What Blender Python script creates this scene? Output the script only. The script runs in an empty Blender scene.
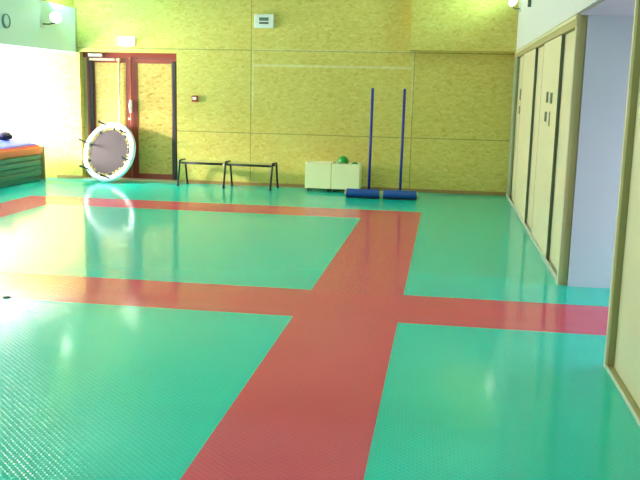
import bpy, bmesh, math, random
from mathutils import Vector, Matrix
random.seed(4)
S = bpy.context.scene
COL = S.collection
PI = math.pi

# ------------------------------------------------------------------ materials
def sr(r, g, b):
    f = lambda c: (c/255/12.92) if c/255 <= .04045 else ((c/255+.055)/1.055)**2.4
    return (f(r), f(g), f(b), 1)

def mat(name, col, rough=.5, metal=0, emit=None, es=0, noise=0, nscale=20, spec=.5, bump=0):
    m = bpy.data.materials.new(name); m.use_nodes = True
    nt = m.node_tree; b = nt.nodes['Principled BSDF']
    b.inputs['Base Color'].default_value = col
    b.inputs['Roughness'].default_value = rough
    b.inputs['Metallic'].default_value = metal
    b.inputs['Specular IOR Level'].default_value = spec
    if emit:
        b.inputs['Emission Color'].default_value = emit
        b.inputs['Emission Strength'].default_value = es
    if noise or bump:
        tc = nt.nodes.new('ShaderNodeTexCoord')
        n = nt.nodes.new('ShaderNodeTexNoise'); n.inputs['Scale'].default_value = nscale
        n.inputs['Detail'].default_value = 4
        nt.links.new(tc.outputs['Object'], n.inputs['Vector'])
        if noise:
            mx = nt.nodes.new('ShaderNodeMix'); mx.data_type = 'RGBA'
            mx.inputs[6].default_value = tuple(c*(1-noise) for c in col[:3])+(1,)
            mx.inputs[7].default_value = tuple(min(1, c*(1+noise)) for c in col[:3])+(1,)
            nt.links.new(n.outputs['Fac'], mx.inputs[0])
            nt.links.new(mx.outputs[2], b.inputs['Base Color'])
        if bump:
            bp = nt.nodes.new('ShaderNodeBump'); bp.inputs['Strength'].default_value = bump
            bp.inputs['Distance'].default_value = .01
            nt.links.new(n.outputs['Fac'], bp.inputs['Height'])
            nt.links.new(bp.outputs['Normal'], b.inputs['Normal'])
    return m

class NB:
    """tiny node-graph helper"""
    def __init__(s, nt): s.nt = nt
    def n(s, t, **k):
        o = s.nt.nodes.new(t)
        for a, v in k.items(): setattr(o, a, v)
        return o
    def link(s, a, b): s.nt.links.new(a, b)
    def m(s, op, *a):
        o = s.n('ShaderNodeMath', operation=op)
        for i, v in enumerate(a):
            if isinstance(v, (int, float)): o.inputs[i].default_value = v
            else: s.link(v, o.inputs[i])
        return o.outputs[0]
    def mix(s, fac, a, b):
        o = s.n('ShaderNodeMix', data_type='RGBA')
        for i, v in ((0, fac), (6, a), (7, b)):
            if isinstance(v, (int, float)): o.inputs[i].default_value = v
            elif isinstance(v, tuple): o.inputs[i].default_value = v
            else: s.link(v, o.inputs[i])
        return o.outputs[2]

def osb(name, base, dark, light, marks=False, rough=.6, axis='X'):
    """oriented strand board: overlapping flakes in straw tones, optional panel seams and chalk lines"""
    m = bpy.data.materials.new(name); m.use_nodes = True
    nt = m.node_tree; b = nt.nodes['Principled BSDF']; g = NB(nt)
    tc = g.n('ShaderNodeTexCoord'); co = tc.outputs['Object']
    warp = g.n('ShaderNodeTexNoise'); warp.inputs['Scale'].default_value = 7
    g.link(co, warp.inputs['Vector'])
    add = g.n('ShaderNodeVectorMath', operation='MULTIPLY_ADD')
    g.link(warp.outputs['Color'], add.inputs[0]); add.inputs[1].default_value = (.12, .12, .12)
    g.link(co, add.inputs[2])
    def flakes(scale, rot):
        mp = g.n('ShaderNodeMapping')
        mp.inputs['Scale'].default_value = scale; mp.inputs['Rotation'].default_value = rot
        g.link(add.outputs[0], mp.inputs['Vector'])
        v = g.n('ShaderNodeTexVoronoi'); v.inputs['Scale'].default_value = 1
        g.link(mp.outputs['Vector'], v.inputs['Vector'])
        sp = g.n('ShaderNodeSeparateColor'); g.link(v.outputs['Color'], sp.inputs[0])
        return sp.outputs[0]
    f1 = flakes((15, 15, 36), (0, .5, .35)); f2 = flakes((24, 24, 58), (0, -.75, -.5))
    big = g.n('ShaderNodeTexNoise'); big.inputs['Scale'].default_value = 1.3; big.inputs['Detail'].default_value = 3
    g.link(co, big.inputs['Vector'])
    f = g.m('ADD', g.m('MULTIPLY', f1, .42), g.m('MULTIPLY', f2, .38))
    f = g.m('ADD', f, g.m('MULTIPLY', big.outputs['Fac'], .22))
    rp = g.n('ShaderNodeValToRGB'); e = rp.color_ramp.elements
    e[0].position = .10; e[0].color = dark
    e[1].position = .90; e[1].color = light
    x = e.new(.34); x.color = base
    x = e.new(.62); x.color = tuple((base[i]*.6+light[i]*.4) for i in range(3))+(1,)
    g.link(f, rp.inputs[0]); col = rp.outputs[0]
    if marks:
        sx = g.n('ShaderNodeSeparateXYZ'); g.link(co, sx.inputs[0]); X, Z = sx.outputs[0], sx.outputs[2]
        near = lambda v, c, w: g.m('LESS_THAN', g.m('ABSOLUTE', g.m('SUBTRACT', v, c)), w)
        rng = lambda v, a, c: g.m('MULTIPLY', g.m('GREATER_THAN', v, a), g.m('LESS_THAN', v, c))
        seam = near(X, -3.145, .008)
        for s_ in (near(X, -.53, .008), near(Z, 2.185, .008), near(Z, .862, .008)): seam = g.m('MAXIMUM', seam, s_)
        col = g.mix(g.m('MULTIPLY', seam, .45), col, sr(70, 66, 30))
        xr = rng(X, -3.12, -.56)
        ch = g.m('MULTIPLY', near(Z, 1.95, .018), xr)
        ch = g.m('MAXIMUM', ch, g.m('MULTIPLY', g.m('MULTIPLY', near(Z, 2.195, .012), xr), .6))
        zr = rng(Z, 1.2, 2.2)
        for c in (-3.115, -.545):
            ch = g.m('MAXIMUM', ch, g.m('MULTIPLY', g.m('MULTIPLY', near(X, c, .013), zr), .75))
        nz = g.n('ShaderNodeTexNoise'); nz.inputs['Scale'].default_value = 9; g.link(co, nz.inputs['Vector'])
        ch = g.m('MULTIPLY', ch, g.m('MULTIPLY', nz.outputs['Fac'], .7))
        col = g.mix(ch, col, sr(232, 232, 205))
    g.link(col, b.inputs['Base Color']); b.inputs['Roughness'].default_value = rough
    b.inputs['Specular IOR Level'].default_value = .25
    return m

def floor_mat(name, col, rough=.10):
    """rubber sports floor with small raised diagonal studs"""
    m = bpy.data.materials.new(name); m.use_nodes = True
    nt = m.node_tree; b = nt.nodes['Principled BSDF']; g = NB(nt)
    tc = g.n('ShaderNodeTexCoord'); co = tc.outputs['Object']
    sx = g.n('ShaderNodeSeparateXYZ'); g.link(co, sx.inputs[0])
    k = 2*PI/.036
    ca, sa = math.cos(math.radians(2)), math.sin(math.radians(2))
    ua = g.m('ADD', g.m('MULTIPLY', sx.outputs[0], k*ca), g.m('MULTIPLY', sx.outputs[1], k*sa))
    ub = g.m('SUBTRACT', g.m('MULTIPLY', sx.outputs[1], k*ca), g.m('MULTIPLY', sx.outputs[0], k*sa))
    s1 = g.m('SINE', ua); s2 = g.m('SINE', ub)
    h = g.m('MAXIMUM', g.m('MULTIPLY', s1, s2), .3)
    nz = g.n('ShaderNodeTexNoise'); nz.inputs['Scale'].default_value = 2.2; nz.inputs['Detail'].default_value = 3
    g.link(co, nz.inputs['Vector'])
    bp = g.n('ShaderNodeBump'); bp.inputs['Strength'].default_value = FLOOR_BUMP; bp.inputs['Distance'].default_value = .002
    g.link(h, bp.inputs['Height']); g.link(bp.outputs['Normal'], b.inputs['Normal'])
    c1 = tuple(c*.94 for c in col[:3])+(1,); c2 = tuple(min(1, c*1.06) for c in col[:3])+(1,)
    g.link(g.mix(nz.outputs['Fac'], c1, c2), b.inputs['Base Color'])
    b.inputs['Roughness'].default_value = rough
    b.inputs['Specular IOR Level'].default_value = .35
    return m
FLOOR_BUMP = 1.0
DAY = 1500

M = dict(
    green=floor_mat('floor_green', sr(5, 202, 180)),
    red=floor_mat('floor_red', sr(219, 72, 98)),
    osb=osb('strand_board', sr(210, 190, 98), sr(196, 170, 84), sr(222, 209, 124), marks=True),
    osb2=osb('strand_board_plain', sr(210, 190, 98), sr(196, 170, 84), sr(222, 209, 124)),
    osbdoor=osb('strand_board_door', sr(206, 172, 92), sr(176, 138, 62), sr(220, 194, 120)),
    mint=mat('mint_paint', sr(222, 246, 244), .5, noise=.02, nscale=2),
    white=mat('white_paint', sr(212, 214, 212), .6, noise=.015, nscale=3),
    lilac=mat('lilac_paint', sr(172, 172, 176), .7, noise=.02, nscale=3),
    mauve=mat('mauve_grey_paint', sr(150, 140, 144), .8, noise=.03),
    ceil=mat('ceiling_paint', sr(225, 225, 220), .8, noise=.02),
    cream=mat('cream_laminate', sr(224, 214, 176), .45, noise=.012, nscale=4),
    olive=mat('khaki_laminate_and_shade', sr(176, 164, 112), .5, noise=.03, nscale=8),
    fill=mat('grey_green_recess_shade', sr(150, 160, 124), .5, noise=.02),
    dkedge=mat('dark_plate_and_gap_shade', sr(84, 100, 76), .5, noise=.05),
    plate=mat('tan_plate', sr(150, 136, 100), .5, noise=.03),
    track=mat('track_aluminium', sr(205, 210, 196), .4, .3, noise=.03),
    tan=mat('tan_board', sr(160, 132, 80), .6, noise=.1, nscale=14),
    wood=mat('skirting_wood', sr(168, 128, 72), .5, noise=.15, nscale=30),
    redwood=mat('red_brown_paint', sr(150, 62, 46), .45, noise=.06, nscale=14),
    rubber=mat('black_rubber', sr(48, 42, 40), .5, noise=.1),
    silver=mat('brushed_silver', sr(205, 205, 200), .35, .6, noise=.04, nscale=40),
    pale=mat('pale_metal', sr(226, 214, 170), .4, .1, noise=.03),
    brownrod=mat('red_brown_rod', sr(176, 104, 80), .35, .2, noise=.04),
    plastic=mat('white_plastic', sr(225, 228, 220), .4, noise=.01),
    rimg=mat('grey_green_rim', sr(130, 158, 142), .5, noise=.02),
    grey=mat('grey_display', sr(96, 112, 100), .4, noise=.1, nscale=60),
    dgrey=mat('dark_display', sr(70, 84, 76), .4, noise=.1, nscale=60),
    redplast=mat('red_plastic', sr(176, 44, 44), .4, noise=.02),
    cratem=mat('cream_crate_panel', sr(255, 246, 196), .5, noise=.02, nscale=6),
    blackp=mat('black_plastic', sr(24, 24, 26), .5, noise=.1),
    steel=mat('dark_steel_tube', sr(44, 46, 46), .4, .4, noise=.05),
    pine=mat('pine_board', sr(196, 184, 104), .45, noise=.12, nscale=24),
    bluepole=mat('blue_painted_tube', sr(40, 40, 150), .35, noise=.03),
    bluevinyl=mat('blue_vinyl', sr(24, 72, 156), .4, noise=.06, nscale=25, bump=.1),
    capm=mat('yellowish_cap', sr(196, 196, 120), .5, noise=.03),
    pad=mat('white_vinyl_pad', sr(232, 236, 244), .4, noise=.03, nscale=30, bump=.25),
    skirt=mat('cream_skirt', sr(214, 204, 178), .7, noise=.06, nscale=30),
    mesh=mat('woven_mat', sr(46, 34, 37), .8, noise=.06, nscale=200),
    bungee=mat('yellow_bungee', sr(214, 188, 110), .6, noise=.1),
    dark=mat('near_black_cord', sr(40, 34, 36), .6, noise=.1),
    gmat=mat('green_mat_vinyl', sr(30, 112, 90), .5, noise=.06, nscale=12, bump=.1),
    omat=mat('orange_mat_vinyl', sr(226, 104, 50), .5, noise=.08, nscale=9, bump=.1),
    rmat=mat('red_mat_vinyl', sr(214, 50, 70), .5, noise=.05),
    bmat=mat('blue_mat_vinyl', sr(70, 92, 214), .5, noise=.05, nscale=12, bump=.15),
    bag=mat('dark_purple_cloth', sr(42, 34, 58), .8, noise=.15, nscale=30, bump=.3),
    ballg=mat('green_rubber', sr(40, 160, 66), .35, noise=.04),
    ballo=mat('orange_rubber', sr(226, 140, 70), .4, noise=.04),
    exitm=mat('lit_white_lens', sr(250, 255, 245), .4, emit=(1, .96, .82, 1), es=2.6),
    lampl=mat('lit_lamp_lens', sr(250, 255, 250), .4, emit=(.82, 1, .9, 1), es=9),
    tube=mat('added_ceiling_panel', sr(250, 255, 245), .4, emit=(.80, 1, .90, 1), es=19),
    winl=mat('bright_daylight_pane', (0, 0, 0, 1), .3, emit=(1, .96, .92, 1), es=28),
    winfill=mat('added_fill_pane', (0, 0, 0, 1), .3, emit=(1, 1, .93, 1), es=12),
    winb=mat('cool_daylight_pane', sr(255, 255, 255), .3, emit=(.60, .76, 1, 1), es=34),
)

# ------------------------------------------------------------------ mesh helpers
class MB:
    def __init__(s): s.bm = bmesh.new()
    def box(s, x0, x1, y0, y1, z0, z1, bev=0, seg=2, mi=0):
        t = bmesh.new()
        bmesh.ops.create_cube(t, size=1)
        for v in t.verts:
            v.co = Vector(((x0+x1)/2+v.co.x*(x1-x0), (y0+y1)/2+v.co.y*(y1-y0), (z0+z1)/2+v.co.z*(z1-z0)))
        if bev: bmesh.ops.bevel(t, geom=t.edges[:], offset=bev, segments=seg, profile=.5, affect='EDGES')
        s.add(t, mi); return s
    def add(s, t, mi=0, M_=None):
        mp = {}
        for v in t.verts: mp[v] = s.bm.verts.new(M_ @ v.co if M_ else v.co)
        for f in t.faces:
            nf = s.bm.faces.new([mp[v] for v in f.verts]); nf.material_index = mi; nf.smooth = f.smooth
        t.free()
    def tube(s, pts, r, n=12, caps=True, radii=None):
        pts = [Vector(p) for p in pts]; rings = []
        prev = None
        for i, p in enumerate(pts):
            if i == 0: d = pts[1]-p
            elif i == len(pts)-1: d = p-pts[i-1]
            else: d = (pts[i+1]-p).normalized()+(p-pts[i-1]).normalized()
            d.normalize()
            if prev is None:
                a = Vector((0, 0, 1)) if abs(d.z) < .9 else Vector((1, 0, 0))
                u = d.cross(a).normalized()
            else:
                u = (prev-d*prev.dot(d)).normalized()
            prev = u; w = d.cross(u)
            rr = radii[i] if radii else r
            rings.append([s.bm.verts.new(p+rr*(math.cos(2*PI*k/n)*u+math.sin(2*PI*k/n)*w)) for k in range(n)])
        for a, b in zip(rings, rings[1:]):
            for k in range(n):
                f = s.bm.faces.new((a[k], a[(k+1) % n], b[(k+1) % n], b[k])); f.smooth = True
        if caps:
            s.bm.faces.new(rings[0][::-1]); s.bm.faces.new(rings[-1])
        return s
    def lathe(s, prof, n=32, axis='z', origin=(0, 0, 0), closed=False):
        """prof: list of (radius, height) revolved about the axis"""
        o = Vector(origin); rings = []
        def P(r, h, a):
            c, q = r*math.cos(a), r*math.sin(a)
            return o+(Vector((c, q, h)) if axis == 'z' else Vector((h, c, q)) if axis == 'x' else Vector((c, h, q)))
        for r, h in prof:
            rings.append([s.bm.verts.new(P(0, h, 0))] if r < 1e-6 else [s.bm.verts.new(P(r, h, 2*PI*k/n)) for k in range(n)])
        pairs = list(zip(rings, rings[1:])) + ([(rings[-1], rings[0])] if closed else [])
        for a, b in pairs:
            for k in range(n):
                va = [a[k % len(a)], a[(k+1) % len(a)]]; vb = [b[(k+1) % len(b)], b[k % len(b)]]
                vs = []
                for v in va+vb:
                    if v not in vs: vs.append(v)
                if len(vs) >= 3:
                    f = s.bm.faces.new(vs); f.smooth = True
        return s
    def prism(s, poly, z0, z1):
        a = [s.bm.verts.new((x, y, z0)) for x, y in poly]; b = [s.bm.verts.new((x, y, z1)) for x, y in poly]
        n = len(poly)
        s.bm.faces.new(a[::-1]); s.bm.faces.new(b)
        for k in range(n): s.bm.faces.new((a[k], a[(k+1) % n], b[(k+1) % n], b[k]))
        return s
    def build(s, name, m, parent=None, loc=None):
        bmesh.ops.recalc_face_normals(s.bm, faces=s.bm.faces[:])
        me = bpy.data.meshes.new(name); s.bm.to_mesh(me); s.bm.free()
        for x in (m if isinstance(m, list) else [m]): me.materials.append(x)
        o = bpy.data.objects.new(name, me); COL.objects.link(o)
        if parent: o.parent = parent
        if loc: o.location = loc
        return o

def tag(o, label, cat, group=None):
    o['label'] = label; o['category'] = cat
    if group: o['group'] = group
    return o
def thing(name, label, cat, loc=(0, 0, 0), rz=0, group=None):
    o = bpy.data.objects.new(name, None); COL.objects.link(o); o.empty_display_size = .1
    o.location = loc; o.rotation_euler = (0, 0, rz)
    return tag(o, label, cat, group)
def struct(o):
    o['kind'] = 'structure'; return o
def root_struct(name, loc=(0, 0, 0)):
    o = bpy.data.objects.new(name, None); COL.objects.link(o); o.location = loc
    return struct(o)
def copy_tree(o, parent=None):
    c = o.copy(); COL.objects.link(c)
    if parent: c.parent = parent
    for ch in list(o.children): copy_tree(ch, c)
    return c

# ------------------------------------------------------------------ room dimensions
BW = 13.388                 # back wall face
XC = .996                   # right cabinet / bulkhead face
XL = -6.11                  # mint bulkhead face
XW = -8.25                  # left window wall
YF = -3.0                   # wall behind the camera
ZC = 2.2245                 # cabinet top / bulkhead bottom
ZT = 4.1                    # ceiling

# floor: one rubber floor with the red court bands cut into it
l1, l2 = -5.819, -5.184
x1, x2 = -.998, -.263
c2, c1 = 5.596, 6.408
b2, b1 = 10.337, 11.1185
xs = sorted([XW-.3, l1, l2, x1, x2, 3.9]); ys = sorted([YF-.3, c2, c1, b2, b1, BW+.6])
bm = bmesh.new()
vv = [[bm.verts.new((x, y, 0)) for y in ys] for x in xs]
for i in range(len(xs)-1):
    for j in range(len(ys)-1):
        f = bm.faces.new((vv[i][j], vv[i+1][j], vv[i+1][j+1], vv[i][j+1]))
        xm, ym = (xs[i]+xs[i+1])/2, (ys[j]+ys[j+1])/2
        red = (x1 < xm < x2 and ym < b1) or (c2 < ym < c1 and xm > l1) or (b2 < ym < b1 and l1 < xm < x2) or (l1 < xm < l2 and ym < b1)
        f.material_index = 1 if red else 0
res = bmesh.ops.extrude_face_region(bm, geom=bm.faces[:])
for v in [e for e in res['geom'] if isinstance(e, bmesh.types.BMVert)]: v.co.z = -.12
mb = MB(); mb.bm.free(); mb.bm = bm
struct(mb.build('floor', [M['green'], M['red']]))

# back wall with the door opening
DX0, DX1, DZ = -6.065, -4.392, 2.118
w = MB()
w.box(XW-.3, DX0, BW, BW+.3, 0, DZ).box(DX1, 3.9, BW, BW+.3, 0, DZ).box(XW-.3, 3.9, BW, BW+.3, DZ, ZT)
struct(w.build('wall_back', M['osb']))
struct(MB().box(XW-.3, 3.9, YF-.2, YF, 0, ZT).build('wall_front', M['white']))
struct(MB().box(XW-.3, 3.9, YF-.2, BW+.3, ZT, ZT+.2).build('ceiling', M['ceil']))

# left: window wall of the side aisle, mint bulkhead above the aisle opening, strand board above it
WY0, WY1, WZ0, WZ1 = 11.3, 13.25, .30, 1.80
w = MB()
w.box(XW-.25, XW, YF, WY0, 0, 2.6).box(XW-.25, XW, WY1, BW, 0, 2.6)
w.box(XW-.25, XW, WY0, WY1, 0, WZ0).box(XW-.25, XW, WY0, WY1, WZ1, 2.6)
struct(w.build('wall_left', M['osb2']))
win = root_struct('window_1')
f = MB()
f.box(XW-.14, XW-.06, WY0, WY0+.06, WZ0, WZ1).box(XW-.14, XW-.06, WY1-.06, WY1, WZ0, WZ1)
f.box(XW-.14, XW-.06, WY0, WY1, WZ0, WZ0+.06).box(XW-.14, XW-.06, WY0, WY1, WZ1-.06, WZ1)
f.box(XW-.14, XW-.06, 12.25, 12.31, WZ0, WZ1)
f.build('window_frame', M['plastic'], win)
MB().box(XW-.11, XW-.10, WY0+.05, WY1-.05, WZ0+.05, WZ1-.05).build('window_pane', M['winl'], win)
nt = M['winl'].node_tree; g_ = NB(nt)               # clear pane with bright hazy glare: lets the outdoor light through
tr_ = g_.n('ShaderNodeBsdfTransparent'); ad_ = g_.n('ShaderNodeAddShader')
g_.link(nt.nodes['Principled BSDF'].outputs[0], ad_.inputs[0]); g_.link(tr_.outputs[0], ad_.inputs[1])
g_.link(ad_.outputs[0], nt.nodes['Material Output'].inputs[0])
w3 = root_struct('added_window_3')                         # glowing window added out of view to brighten the right-hand cabinets
MB().box(XW+.003, XW+.010, 2.6, 6.6, .95, 1.8).build('window_pane', M['winfill'], w3)
f = MB()
for q in ((2.54, 2.6, .89, 1.86), (6.6, 6.66, .89, 1.86), (4.57, 4.63, .95, 1.8), (2.6, 6.6, .89, .95), (2.6, 6.6, 1.8, 1.86)):
    f.box(XW+.001, XW+.04, *q)
f.build('window_frame', M['plastic'], w3)
# bulkhead: sloping underside (a little lower towards the window wall)
w = MB()
w.bm.free(); w.bm = bmesh.new()
sec = [(XL, 2.105), (XL, 2.815), (XW, 2.815), (XW, 2.02)]
a = [w.bm.verts.new((x, YF, z)) for x, z in sec]; b = [w.bm.verts.new((x, BW, z)) for x, z in sec]
w.bm.faces.new(a); w.bm.faces.new(b[::-1])
for k in range(4): w.bm.faces.new((a[k], a[(k+1) % 4], b[(k+1) % 4], b[k]))
struct(w.build('trim_1', M['mint']))
struct(MB().box(XW-.25, XL-.02, YF, BW, 2.815, ZT).build('wall_left.001', M['osb2']))
struct(MB().box(XL-.035, XL+.018, BW-.03, BW, 2.105, 2.815).build('trim_2', M['olive']))

# right: white bulkhead above the cabinets, strand-board duct box on the back wall
struct(MB().box(XC, 3.9, YF, BW, ZC, ZT).build('wall_right', M['white']))
struct(MB().box(-.593, XC, BW-.26, BW, 2.212, ZT).build('trim_3', M['osb2']))
# skirting on the back wall
sk = MB().box(-6.52, DX0-.005, BW-.014, BW, 0, .055)
sk.box(DX1+.005, XC, BW-.014, BW, 0, .055)
struct(sk.build('baseboard_back', M['wood']))

# alcove between the two cabinet banks
AY0, AY1 = 4.92, 7.05
struct(MB().box(XC+.081, 3.6, AY1, AY1+.024, 0, ZC).build('wall_alcove', M['lilac']))
struct(MB().box(3.6, 3.9, YF, BW, 0, ZC).build('wall_right.001', M['white']))
struct(MB().box(XC+.022, 3.6, AY0+.01, AY1, ZC-.02, ZC-.001).build('trim_4', M['mauve']))
w2 = root_struct('window_2')
MB().box(3.585, 3.598, 5.2, 6.7, .06, .8).build('window_pane', M['winb'], w2)
f = MB()
for q in ((5.15, 5.2, .01, .85), (6.7, 6.75, .01, .85), (5.2, 6.7, .01, .06), (5.2, 6.7, .8, .85)):
    f.box(3.56, 3.6, *q)
f.build('window_frame', M['plastic'], w2)

# ------------------------------------------------------------------ double door
LY = BW+.16                # face of the leaves
door = root_struct('door_1')
f = MB()
f.box(DX0, DX1, LY-.02, LY+.08, DZ-.085, DZ)
f.box(DX0+.062, DX0+.095, LY-.02, LY+.08, .02, DZ-.085).box(DX1-.03, DX1, LY-.02, LY+.08, .02, DZ-.085)
f.build('door_frame', M['redwood'], door)
MB().box(DX0+.001, DX0+.061, LY-.02, LY+.08, .023, DZ-.086).build('frame_packer', M['olive'], door)
MB().box(DX0, DX1, BW-.005, LY+.08, 0, .022, .004).build('threshold', M['pale'], door)
def leaf(a, b, pa, pb):
    L = MB()
    zt = DZ-.09
    L.box(a, pa, LY, LY+.05, .03, zt).box(pb, b, LY, LY+.05, .03, zt)
    L.box(pa, pb, LY, LY+.05, .03, .115).box(pa, pb, LY, LY+.05, zt-.075, zt)
    o = L.build('door_leaf', M['redwood'], door)
    MB().box(pa+.001, pb-.001, LY+.012, LY+.038, .116, zt-.076).build('infill_panel', M['osbdoor'], o)
    return o
La = leaf(DX0+.10, -5.225, -5.875, -5.325)
Lb = leaf(-5.222, DX1-.035, -5.125, -4.535)
for xa in (-5.968, -4.52):
    MB().box(xa, xa+.075, LY-.03, LY-.001, .03, DZ-.13, .012).build('hinge_guard', M['rubber'], La if xa < -5.5 else Lb)
c = MB().box(-5.95, -5.70, LY-.085, LY-.022, 2.045, 2.098, .006).build('closer_body', M['silver'], door)
MB().box(-5.94, -5.50, LY-.06, LY-.042, 1.985, 2.020, .006).build('closer_arm', M['pale'], c)
r = MB().tube([(-5.430, LY-.04, .06), (-5.430, LY-.04, 2.03)], .017).build('pull_bar', M['pale'], La)
MB().box(-5.475, -5.40, LY-.055, LY-.0, 1.985, 2.02, .005).build('bar_bracket', M['pale'], r)
MB().box(-5.475, -5.40, LY-.055, LY-.0, .30, .33, .005).build('bar_bracket', M['pale'], r)
r = MB().tube([(-5.232, LY-.03, .03), (-5.232, LY-.03, 2.03)], .012).build('bolt_rod', M['brownrod'], La)
MB().box(-5.253, -5.211, LY-.05, LY-.001, 2.015, 2.045, .004).build('bolt_keep', M['brownrod'], r)
h = MB().box(-5.252, -5.212, LY-.055, LY-.018, 1.13, 1.345, .006).build('door_handle', M['silver'], La)
MB().tube([(-5.232, LY-.06, 1.20), (-5.232, LY-.10, 1.20), (-5.232, LY-.10, 1.30)], .010).build('lever', M['silver'], h)
MB().lathe([(0, -.014), (.02, -.014), (.022, 0), (0, 0)], 16, 'y', (-5.275, LY, 1.03)).build('lock_cylinder', M['silver'], La)

# ------------------------------------------------------------------ right-hand sliding-door cabinets
cab = thing('sliding_door_cabinet', 'long bank of cream sliding-door cabinets running back to the strand-board wall', 'cabinet', (XC, 7.08, 0))
def C(mb, name, m, parent=cab, oy=7.08): # shapes given in world coordinates, stored relative to the cabinet's base
    for v in mb.bm.verts: v.co -= Vector((XC, oy, 0))
    return mb.build(name, m, parent)
FZ0 = 2.122
C(MB().box(XC, XC+.09, 7.08, BW-.002, FZ0, ZC-.002), 'fascia', M['olive'])
C(MB().box(XC-.008, XC-.001, 7.08, BW-.27, FZ0+.058, ZC-.015, .002), 'cornice_strip', M['cream'])
C(MB().box(XC+.006, XC+.078, 7.08, 7.115, 0, FZ0), 'end_post', M['olive'])
C(MB().box(XC-.002, XC+.005, 7.078, 7.115, 0, FZ0), 'post_edge', M['cream'])
C(MB().box(XC, XC+.012, 7.12, BW-.02, 0, .05, .003).box(XC+.013, XC+.10, 7.12, BW-.02, 0, .014), 'bottom_track', M['track'])
C(MB().box(XC+.75, XC+.77, 7.12, BW-.005, 0, ZC-.003), 'back_panel', M['cream'])
C(MB().box(XC+.003, XC+.03, 12.88, BW-.016, .051, FZ0-.001), 'shade_filler_panel', M['fill'])  # grey-green colour stands in for the shade of a recessed panel
def sdoor(y0, y1, rear):
    xa = XC+(.046 if rear else .014)
    d = C(MB().box(xa, xa+.026, y0, y1, .0155, FZ0-.002, .002), 'sliding_door', M['cream'])
    if not rear:
        C(MB().box(xa-.001, xa+.026, y0-.006, y0-.0005, .0155, FZ0-.002), 'edge_and_shade_strip', M['dkedge'], d)  # dark strip paints the shadow in the gap at the near edge
    if not rear: C(MB().box(xa-.0015, xa+.0255, y1+.0004, y1+.010, .0155, FZ0-.002), 'edge_and_shade_strip', M['plate'], d)
    return d
dA = sdoor(11.8, 13.0, True); dB = sdoor(10.32, 11.92, False)
dC = sdoor(9.30, 10.55, True); dD = sdoor(8.04, 9.45, False); dE = sdoor(7.117, 8.22, True)
def pull(d, y, z0, z1, wy, m, rear):
    xa = XC+(.046 if rear else .014)
    p = C(MB().box(xa-.004, xa-.0005, y-wy/2, y+wy/2, z0, z1, .0015), 'flush_plate', m, d)
    C(MB().box(xa-.0055, xa-.0042, y-wy/2+.012, y+wy/2-.012, z0+.015, z1-.015), 'plate_slot', M['dkedge'], p)
pull(dD, 8.83, 1.50, 1.61, .17, M['dkedge'], False); pull(dD, 8.50, 1.495, 1.60, .17, M['dkedge'], False)
pull(dD, 8.86, 1.31, 1.41, .17, M['dkedge'], False); pull(dD, 8.54, 1.27, 1.42, .09, M['olive'], False)
pull(dA, 12.42, 1.50, 1.66, .22, M['plate'], True); pull(dA, 12.44, 1.30, 1.42, .20, M['plate'], True)

cab2 = thing('sliding_door_cabinet', 'nearest cream sliding-door cabinet at the right edge, in front of the alcove', 'cabinet', (XC, 4.92, 0))
Y0 = -.4
def C2(mb, name, m, parent=cab2): return C(mb, name, m, parent, 4.92)
C2(MB().box(XC+.012, XC+.06, 4.89, 4.92, 0, FZ0), 'end_post', M['olive'])
C2(MB().box(XC-.002, XC+.0115, 4.888, 4.922, 0, FZ0), 'post_edge', M['cream'])
C2(MB().box(XC, XC+.09, Y0, 4.92, FZ0, ZC-.002), 'fascia', M['olive'])
C2(MB().box(XC+.061, XC+.75, 4.897, 4.92, 0, FZ0), 'side_panel', M['cream'])
C2(MB().box(XC+.75, XC+.77, Y0, 4.92, 0, ZC-.003), 'back_panel', M['cream'])
C2(MB().box(XC, XC+.012, Y0, 4.887, 0, .022, .003), 'bottom_track', M['track'])
C2(MB().box(XC+.0125, XC+.10, Y0, 4.887, 0, .010), 'track_groove_shade', M['olive'])  # olive colour paints the shadow inside the groove
for a, b_, rr in ((3.1, 4.885, False), (1.45, 3.25, True), (-.2, 1.6, False)):
    xa = XC+(.078 if rr else .048)
    C2(MB().box(xa, xa+.026, a, b_, .0115, FZ0-.002, .002), 'sliding_door', M['cream'])

# ------------------------------------------------------------------ fittings on the walls
ex = thing('exit_light', 'glowing white emergency light box above the double door', 'exit light', (-5.228, BW, 2.297))
MB().box(-.135, .135, -.022, .001, -.075, .082, .006).build('back_box', M['plastic'], ex)
lens = MB()
p = [(-.138, .068), (.138, .068), (.138, -.06), (.05, -.088), (-.03, -.088), (-.138, -.06)]
a = [lens.bm.verts.new((x, -.075, z)) for x, z in p]; b = [lens.bm.verts.new((x, -.0225, z)) for x, z in p]
lens.bm.faces.new(a); lens.bm.faces.new(b[::-1])
for k in range(6): lens.bm.faces.new((a[k], a[(k+1) % 6], b[(k+1) % 6], b[k]))
lens.build('lens', M['exitm'], ex)

th = thing('control_unit', 'white rectangular control box with a grey display, high on the back wall', 'wall control', (-2.932, BW, 2.638))
MB().box(-.158, .158, -.05, .001, -.107, .107, .01).build('housing', M['plastic'], th)
MB().box(-.076, .076, -.0535, -.0505, .005, .056).build('display', M['grey'], th)
MB().box(-.076, .076, -.0535, -.0505, -.045, -.016).build('button_row', M['dgrey'], th)

al = thing('fire_alarm_call_point', 'small red call point with white pane, right of the double door', 'fire alarm', (-4.078, BW, 1.394))
MB().box(-.05, .05, -.045, .001, -.05, .05, .008).build('housing', M['redplast'], al)
MB().box(-.034, .030, -.048, -.0455, -.016, .03).build('pane', M['plastic'], al)

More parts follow.
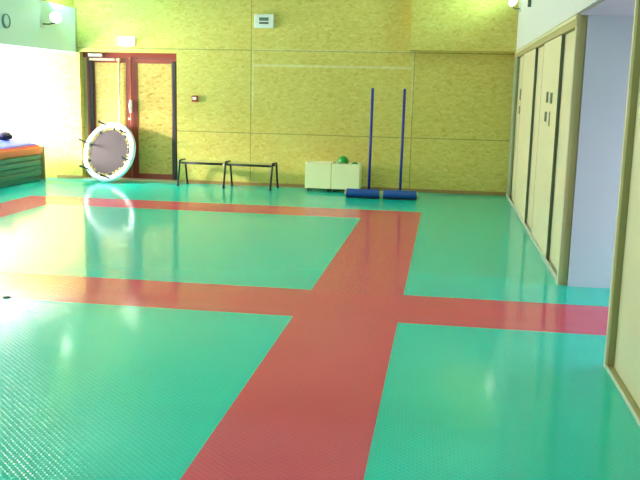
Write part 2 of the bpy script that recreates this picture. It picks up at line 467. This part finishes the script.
rd = thing('round_wall_plate', 'pale round plate with grey rim on the mint band at far left', 'wall plate', (XL, 11.12, 2.425))
MB().lathe([(.098, .0005), (.098, .028), (.088, .034), (.084, .028), (.084, .0005)], 32, 'x', closed=True).build('rim', M['rimg'], rd)
MB().lathe([(0, .001), (.083, .001), (.083, .02), (.05, .026), (0, .028)], 32, 'x').build('face', M['mint'], rd)

# wall lamps (the lamp heads throw light up and out)
def wall_lamp(label, loc, rz, out, up, side):
    t = thing('wall_lamp', label, 'lamp', loc, rz, None)
    MB().box(.0005, .02, -.05, .05, -.06, .06, .006).build('mount_plate', M['plastic'], t)
    MB().tube([(.02, 0, 0), (out*.5, 0, -.005), (out, 0, .02)], .012, 10).build('arm', M['grey'], t)
    tilt = Matrix.Translation((out, 0, up)) @ Matrix.Rotation(math.radians(52), 4, 'Y') @ Matrix.Rotation(math.radians(38*side), 4, 'X')
    a = MB().lathe([(.0, -.045), (.05, -.04), (.088, -.005), (.094, .0), (.09, .004), (.05, -.03), (.0, -.036)], 24, 'z')
    for v in a.bm.verts: v.co = tilt @ v.co
    hd = a.build('lamp_head', M['plastic'], t)
    a = MB().lathe([(0, -.026), (.05, -.022), (.086, .006), (.08, .035), (.05, .055), (.0, .062)], 24, 'z')
    for v in a.bm.verts: v.co = tilt @ v.co
    a.build('lens', M['lampl'], hd)
    return t
wall_lamp('lit wall lamp on the mint band above the stacked mats', (XL, 12.20, 2.47), 0, .22, .09, 1)
wall_lamp('lit wall lamp on the white bulkhead in the right corner', (XC, 12.72, 2.80), PI, .15, .12, -1).scale = (.75, .75, .75)
pb = thing('pipe_bracket', 'short grey pipe end hanging on the white bulkhead beside the corner lamp', 'pipe', (XC, 11.05, 2.66))
MB().tube([(-.03, 0, 0), (-.03, 0, 1.43)], .022, 12).build('pipe', M['grey'], pb)
MB().box(-.05, .001, -.03, .03, .25, .28, .004).build('clip', M['plastic'], pb)

# unseen ceiling panels added for general light, in place of bounced uplight
for x in (-4.3, -1.2):
    for y in (.4, 4.4, 8.6):
        t = thing('added_ceiling_light', 'added flat ceiling light panel over the %s side of the hall, %s' % ('left' if x < -2 else 'right', {.4: 'near', 4.4: 'midway', 8.6: 'far'}[y]), 'ceiling light', (x, y, ZT), 0, 'added ceiling lights')
        MB().box(-.65, .65, -.18, .18, -.07, -.001, .01).build('housing', M['plastic'], t)
        MB().box(-.6, .6, -.15, .15, -.078, -.0705).build('diffuser', M['tube'], t)

# ------------------------------------------------------------------ trampoline leaning on the door
tr = thing('mini_trampoline', 'round mini trampoline with white rim leaning on the double door', 'trampoline', (-5.550, 13.03, .012))
tr.rotation_euler = (math.radians(-18), 0, math.radians(-14)); tr.scale = (1.05, 1.05, 1.05)
R0 = .485
def ringprof(pts): return [(r, h) for r, h in pts]
MB().lathe([(R0-.02+.014*math.cos(t), .035+.014*math.sin(t)) for t in [2*PI*k/10 for k in range(10)]], 64, 'y', (0, 0, R0), closed=True).build('rim_tube', M['steel'], tr)
MB().lathe([(R0, .03), (R0-.006, .008), (R0-.03, -.008), (R0-.068, -.004), (R0-.095, .012), (R0-.090, .02), (R0-.03, .052), (R0-.006, .048)], 72, 'y', (0, 0, R0), closed=True).build('rim_pad', M['pad'], tr)
MB().lathe([(.345, .040), (.415, .030), (.415, .034), (.345, .044)], 64, 'y', (0, 0, R0), closed=True).build('skirt', M['skirt'], tr)
mt = MB().lathe([(0, .02), (.34, .018), (.352, .018), (.352, .026), (0, .03)], 64, 'y', (0, 0, R0)).build('jumping_mat', M['mesh'], tr)
MB().lathe([(.346+.008*math.cos(t), .021+.008*math.sin(t)) for t in [2*PI*k/8 for k in range(8)]], 64, 'y', (0, 0, R0), closed=True).build('edge_binding', M['dark'], mt)
for k in range(36):
    a0 = 2*PI*(k+.5)/36
    e = MB()
    p0 = Vector((.352*math.cos(a0-.03), .016, R0+.352*math.sin(a0-.03))); p2 = Vector((.352*math.cos(a0+.03), .016, R0+.352*math.sin(a0+.03)))
    p1 = Vector((.400*math.cos(a0), .010, R0+.400*math.sin(a0)))
    e.tube([p0, p1, p2], .009, 6)
    e.build('bungee_loop', M['bungee'] if k % 4 else M['dark'], tr)
for k in range(6):
    a0 = math.radians(104+60*k)
    cx, cz = .435*math.cos(a0), R0+.435*math.sin(a0)
    lg = MB().tube([(cx, .03, cz), (cx, -.20, cz)], .012, 10).build('leg', M['steel'], tr)
    MB().lathe([(0, -.225), (.016, -.225), (.018, -.22), (.018, -.185), (.0125, -.185), (.0125, -.2005), (0, -.2005)], 12, 'y', (cx, 0, cz)).build('rubber_tip', M['blackp'], lg)

# ------------------------------------------------------------------ bench
BA = math.atan2(-.10, 1.56)
bn = thing('bench', 'low narrow bench on three dark metal leg frames against the back wall', 'bench', (-4.21, 13.10, 0), BA)
BL = 1.55
for i, x in enumerate((0, .775, BL)):
    g = MB()
    g.tube([(x-.01, -.185, .015), (x, -.125, .385), (x, -.105, .413), (x, .105, .413), (x, .125, .385), (x+.01, .185, .015)], .0165, 10)
    lf = g.build('leg_frame', M['steel'], bn)
    for sy in (-1, 1):
        MB().lathe([(0, 0), (.02, 0), (.021, .035), (.0155, .04), (.0155, .0152), (0, .0151)], 12, 'z', (x+.01*sy, .185*sy, 0)).build('rubber_foot', M['blackp'], lf)
for a, b_ in ((.016, .759), (.791, BL-.016)):
    MB().box(a, b_, -.10, .10, .392, .412, .003).build('seat_board', M['pine'], bn)
    for y in (-.10, .10):
        MB().tube([(a+.001, y*.98, .372), (b_-.001, y*.98, .372)], .016, 10).build('rail', M['steel'], bn)
MB().box(-.03, -.0145, -.135, -.105, .40, .43, .003).build('end_cap', M['pale'], bn)
MB().box(.728, .758, -.128, -.1135, .355, .385, .003).build('end_cap', M['pale'], bn)

# ------------------------------------------------------------------ cream crates with balls
def crate(label, loc, wd):
    t = thing('toy_crate', label, 'crate', loc, 0, 'cream crates by the back wall')
    dp, z0, z1, tk = .37, .055, .455, .016
    b = MB()
    b.box(0, wd, 0, tk, z0, z1, .002).box(0, wd, dp-tk, dp, z0, z1, .002)
    b.box(0, tk, tk, dp-tk, z0, z1, .002).box(wd-tk, wd, tk, dp-tk, z0, z1, .002)
    b.box(tk, wd-tk, tk, dp-tk, z0, z0+.016)
    b.build('box', M['cratem'], t)
    for x in (.045, wd-.045):
        for y in (.05, dp-.05):
            cs = MB().box(x-.018, x+.018, y-.014, y+.014, .036, z0, .002).build('castor', M['blackp'], t)
            MB().lathe([(0, -.011), (.022, -.011), (.025, -.006), (.025, .006), (.022, .011), (0, .011)], 16, 'x', (x, y, .025)).build('wheel', M['blackp'], cs)
    return t
crate('left one of two cream crates, beside the bench', (-2.150, 12.90, 0), .409)
crate('right one of two cream crates, holding the balls', (-1.729, 12.892, 0), .44)
def ball(label, m, loc, r):
    o = MB().lathe([(r*math.sin(PI*k/16), -r*math.cos(PI*k/16)) for k in range(17)], 28, 'z').build('ball', m, None, loc)
    return tag(o, label, 'ball')
ball('green ball heaped highest above the rim of the right crate', M['ballg'], (-1.575, 13.125, .475), .085)
ball('orange ball under the big green ball in the right crate', M['ballo'], (-1.555, 12.985, .392), .07)
ball('small green ball at the right rim of the right crate', M['ballg'], (-1.39, 13.14, .40), .07)

# ------------------------------------------------------------------ two blue posts on padded bases
def post(label, x, px):
    t = thing('blue_post', label, 'post', (x, 12.36, 0), 0, 'blue posts before the back wall')
    r = .062
    MB().box(.02, .515, -.05, .155, 0.0, .012, .003).build('foot_plate', M['blackp'], t)
    n = 9
    MB().lathe([(0, .022)]+[(r-.012+.012*math.sin(PI/2*k/4), .034-.012*math.cos(PI/2*k/4)) for k in range(5)]+[(r-.012+.012*math.cos(PI/2*k/4), .504+.012*math.sin(PI/2*k/4)) for k in range(5)]+[(0, .516)], 28, 'x', (0, -.0, r+.0125)).build('base_roll', M['bluevinyl'], t)
    for a in (.0, .518):
        MB().lathe([(0, a), (r*.72, a), (r*.78, a+.006), (r*.78, a+.014), (r*.72, a+.02), (0, a+.02)], 24, 'x', (0, 0, r+.0125)).build('end_cap', M['capm'], t)
    MB().lathe([(0, .0125), (.03, .0125), (.03, .09), (.022, .095), (.0215, .0126)], 20, 'z', (px-x, .105, 0)).build('socket', M['bluevinyl'], t)
    MB().tube([(px-x, .105, .0135), (px-x+.012, .105, 1.61)], .0205, 16).build('pole', M['bluepole'], t)
    MB().lathe([(0, 1.6105), (.0215, 1.6105), (.0215, 1.622), (0, 1.626)], 16, 'z', (px-x+.012, .105, 0)).build('pole_cap', M['bluepole'], t)
post('blue pole on a padded blue base, left one nearer the cream crates', -1.445, -1.10)
post('blue pole on a padded blue base, right one nearer the cabinets', -.892, -.628)

# ------------------------------------------------------------------ gym mats at the left
def rmat(name, label, m, z0, z1, x1_, y0, y1, x0=-8.1, grp=None, bev=.02, rz=0):
    b = MB().box(x0, x1_, y0, y1, z0, z1, min(bev, (z1-z0)*.4), 3)
    o = b.build(name, m)
    tag(o, label, 'mat', grp); return o
zz = 0
for i, nm in enumerate(('lowest green gym mat of the stack, on the floor', 'second green gym mat from the floor in the stack',
                        'third green gym mat from the floor in the stack', 'fourth green gym mat from the floor in the stack',
                        'topmost green gym mat, right under the orange mat')):
    rmat('gym_mat', nm, M['gmat'], zz+.0005, zz+.0855, -6.61+(-.012, .006, -.004, .008, -.002)[i], 9.2, 13.02+(0, -.02, .01, -.01, 0)[i], grp='stacked green gym mats')
    zz += .086
om = rmat('gym_mat', 'thick orange gym mat lying on the green mats', M['omat'], zz+.0005, zz+.140, -6.60, 9.3, 13.0, bev=.03)
rmat('gym_mat', 'thin red mat between the orange mat and the blue mat', M['rmat'], zz+.1405, zz+.158, -6.62, 9.4, 12.98, bev=.008)
bmx = MB()
nx, ny = 16, 24
def bh(u, v):
    d = min(1, (1-u)*1.36/.25); d = d*d*(3-2*d)
    return .015+.085*d+.012*d*math.sin(11*v+5*u)
gt = [[bmx.bm.verts.new((-8.00+1.36*i/nx, 9.5+3.42*j/ny, zz+.1585+bh(i/nx, j/ny))) for j in range(ny+1)] for i in range(nx+1)]
gb = [[bmx.bm.verts.new((-8.00+1.36*i/nx, 9.5+3.42*j/ny, zz+.1585)) for j in range(ny+1)] for i in range(nx+1)]
for i in range(nx):
    for j in range(ny):
        q = bmx.bm.faces.new((gt[i][j], gt[i+1][j], gt[i+1][j+1], gt[i][j+1])); q.smooth = True
        bmx.bm.faces.new((gb[i][j], gb[i][j+1], gb[i+1][j+1], gb[i+1][j]))
for j in range(ny):
    for i in (0, nx): bmx.bm.faces.new((gt[i][j], gt[i][j+1], gb[i][j+1], gb[i][j]))
for i in range(nx):
    for j in (0, ny): bmx.bm.faces.new((gt[i][j], gt[i+1][j], gb[i+1][j], gb[i][j]))
tag(bmx.build('gym_mat', M['bmat']), 'soft rumpled blue mat on top of the stack', 'mat')
tag(MB().box(-6.95, -6.575, 13.055, 13.08, .0005, .56, .012).build('board', M['tan']), 'narrow tan board standing upright at the far end of the mat stack', 'board')
bg = MB().lathe([(0, 0), (.16, 0), (.2, .03), (.19, .07), (.13, .1), (0, .11)], 20, 'z')
for v in bg.bm.verts:
    v.co.x *= .8; v.co.y *= .8
    v.co.x *= 1.1+.2*math.sin(5*v.co.y*9); v.co.z *= 1+.25*math.sin(21*v.co.x)*math.cos(17*v.co.y)
bgo = bg.build('folded_jacket', M['bag'], None, (-6.98, 12.40, zz+.273))
tag(bgo, 'crumpled dark cloth lying on the blue mat at the left edge', 'cloth')

tag(MB().lathe([(0, .0005), (.03, .0005), (.028, .006), (0, .007)], 20, 'z', (-3.17, 5.62, 0)).build('floor_plug', M['bag']), 'small dark plug in the floor at the left end of the red cross band', 'floor plug')

# ------------------------------------------------------------------ lights
al = bpy.data.lights.new('daylight_outside', 'AREA'); al.shape = 'DISK'; al.size = .9; al.energy = DAY; al.color = (1, .92, .86)
ao = bpy.data.objects.new('daylight_outside', al); COL.objects.link(ao); ao.location = (XW-2.2, 10.9, 2.35)
ao.rotation_euler = (Vector((-6.6, 13.3, .9))-Vector(ao.location)).to_track_quat('-Z', 'Y').to_euler()

def uplight(name, loc, direc, col, power):
    l = bpy.data.lights.new(name, 'SPOT'); l.color = col; l.energy = power; l.shadow_soft_size = .05
    l.spot_size = math.radians(180); l.spot_blend = .6
    o = bpy.data.objects.new(name, l); COL.objects.link(o); o.location = loc
    o.rotation_euler = Vector(direc).to_track_quat('-Z', 'Y').to_euler(); return o
uplight('uplight_beam', (XL+.36, 12.18, 2.72), (.36, .48, .55), (.46, 1, .80), 95)
uplight('uplight_beam', (XC-.30, 12.40, 3.06), (-.45, .42, .55), (.46, 1, .74), 36)

wd = bpy.data.worlds.new('world'); S.world = wd; wd.use_nodes = True
wd.node_tree.nodes['Background'].inputs[0].default_value = (.6, .7, .8, 1)
wd.node_tree.nodes['Background'].inputs[1].default_value = .3

# ------------------------------------------------------------------ camera
cd = bpy.data.cameras.new('camera'); cam = bpy.data.objects.new('camera', cd); COL.objects.link(cam)
rt = Vector((.98864, .14867, .02229)); up = Vector((-.04792, .17116, .98408)); fw = Vector((-.14248, .97396, -.17634))
mtx = Matrix((rt, up, -fw)).transposed().to_4x4(); mtx.translation = Vector((0, 0, 1.5675))
cam.matrix_world = mtx
cd.sensor_fit = 'HORIZONTAL'; cd.sensor_width = 36; cd.lens = 832.52/640*36; cd.clip_start = .02
S.camera = cam
S.view_settings.view_transform = 'Standard'; S.view_settings.look = 'None'
S.view_settings.gamma = 1; S.view_settings.exposure = .27; S.view_settings.use_curve_mapping = False
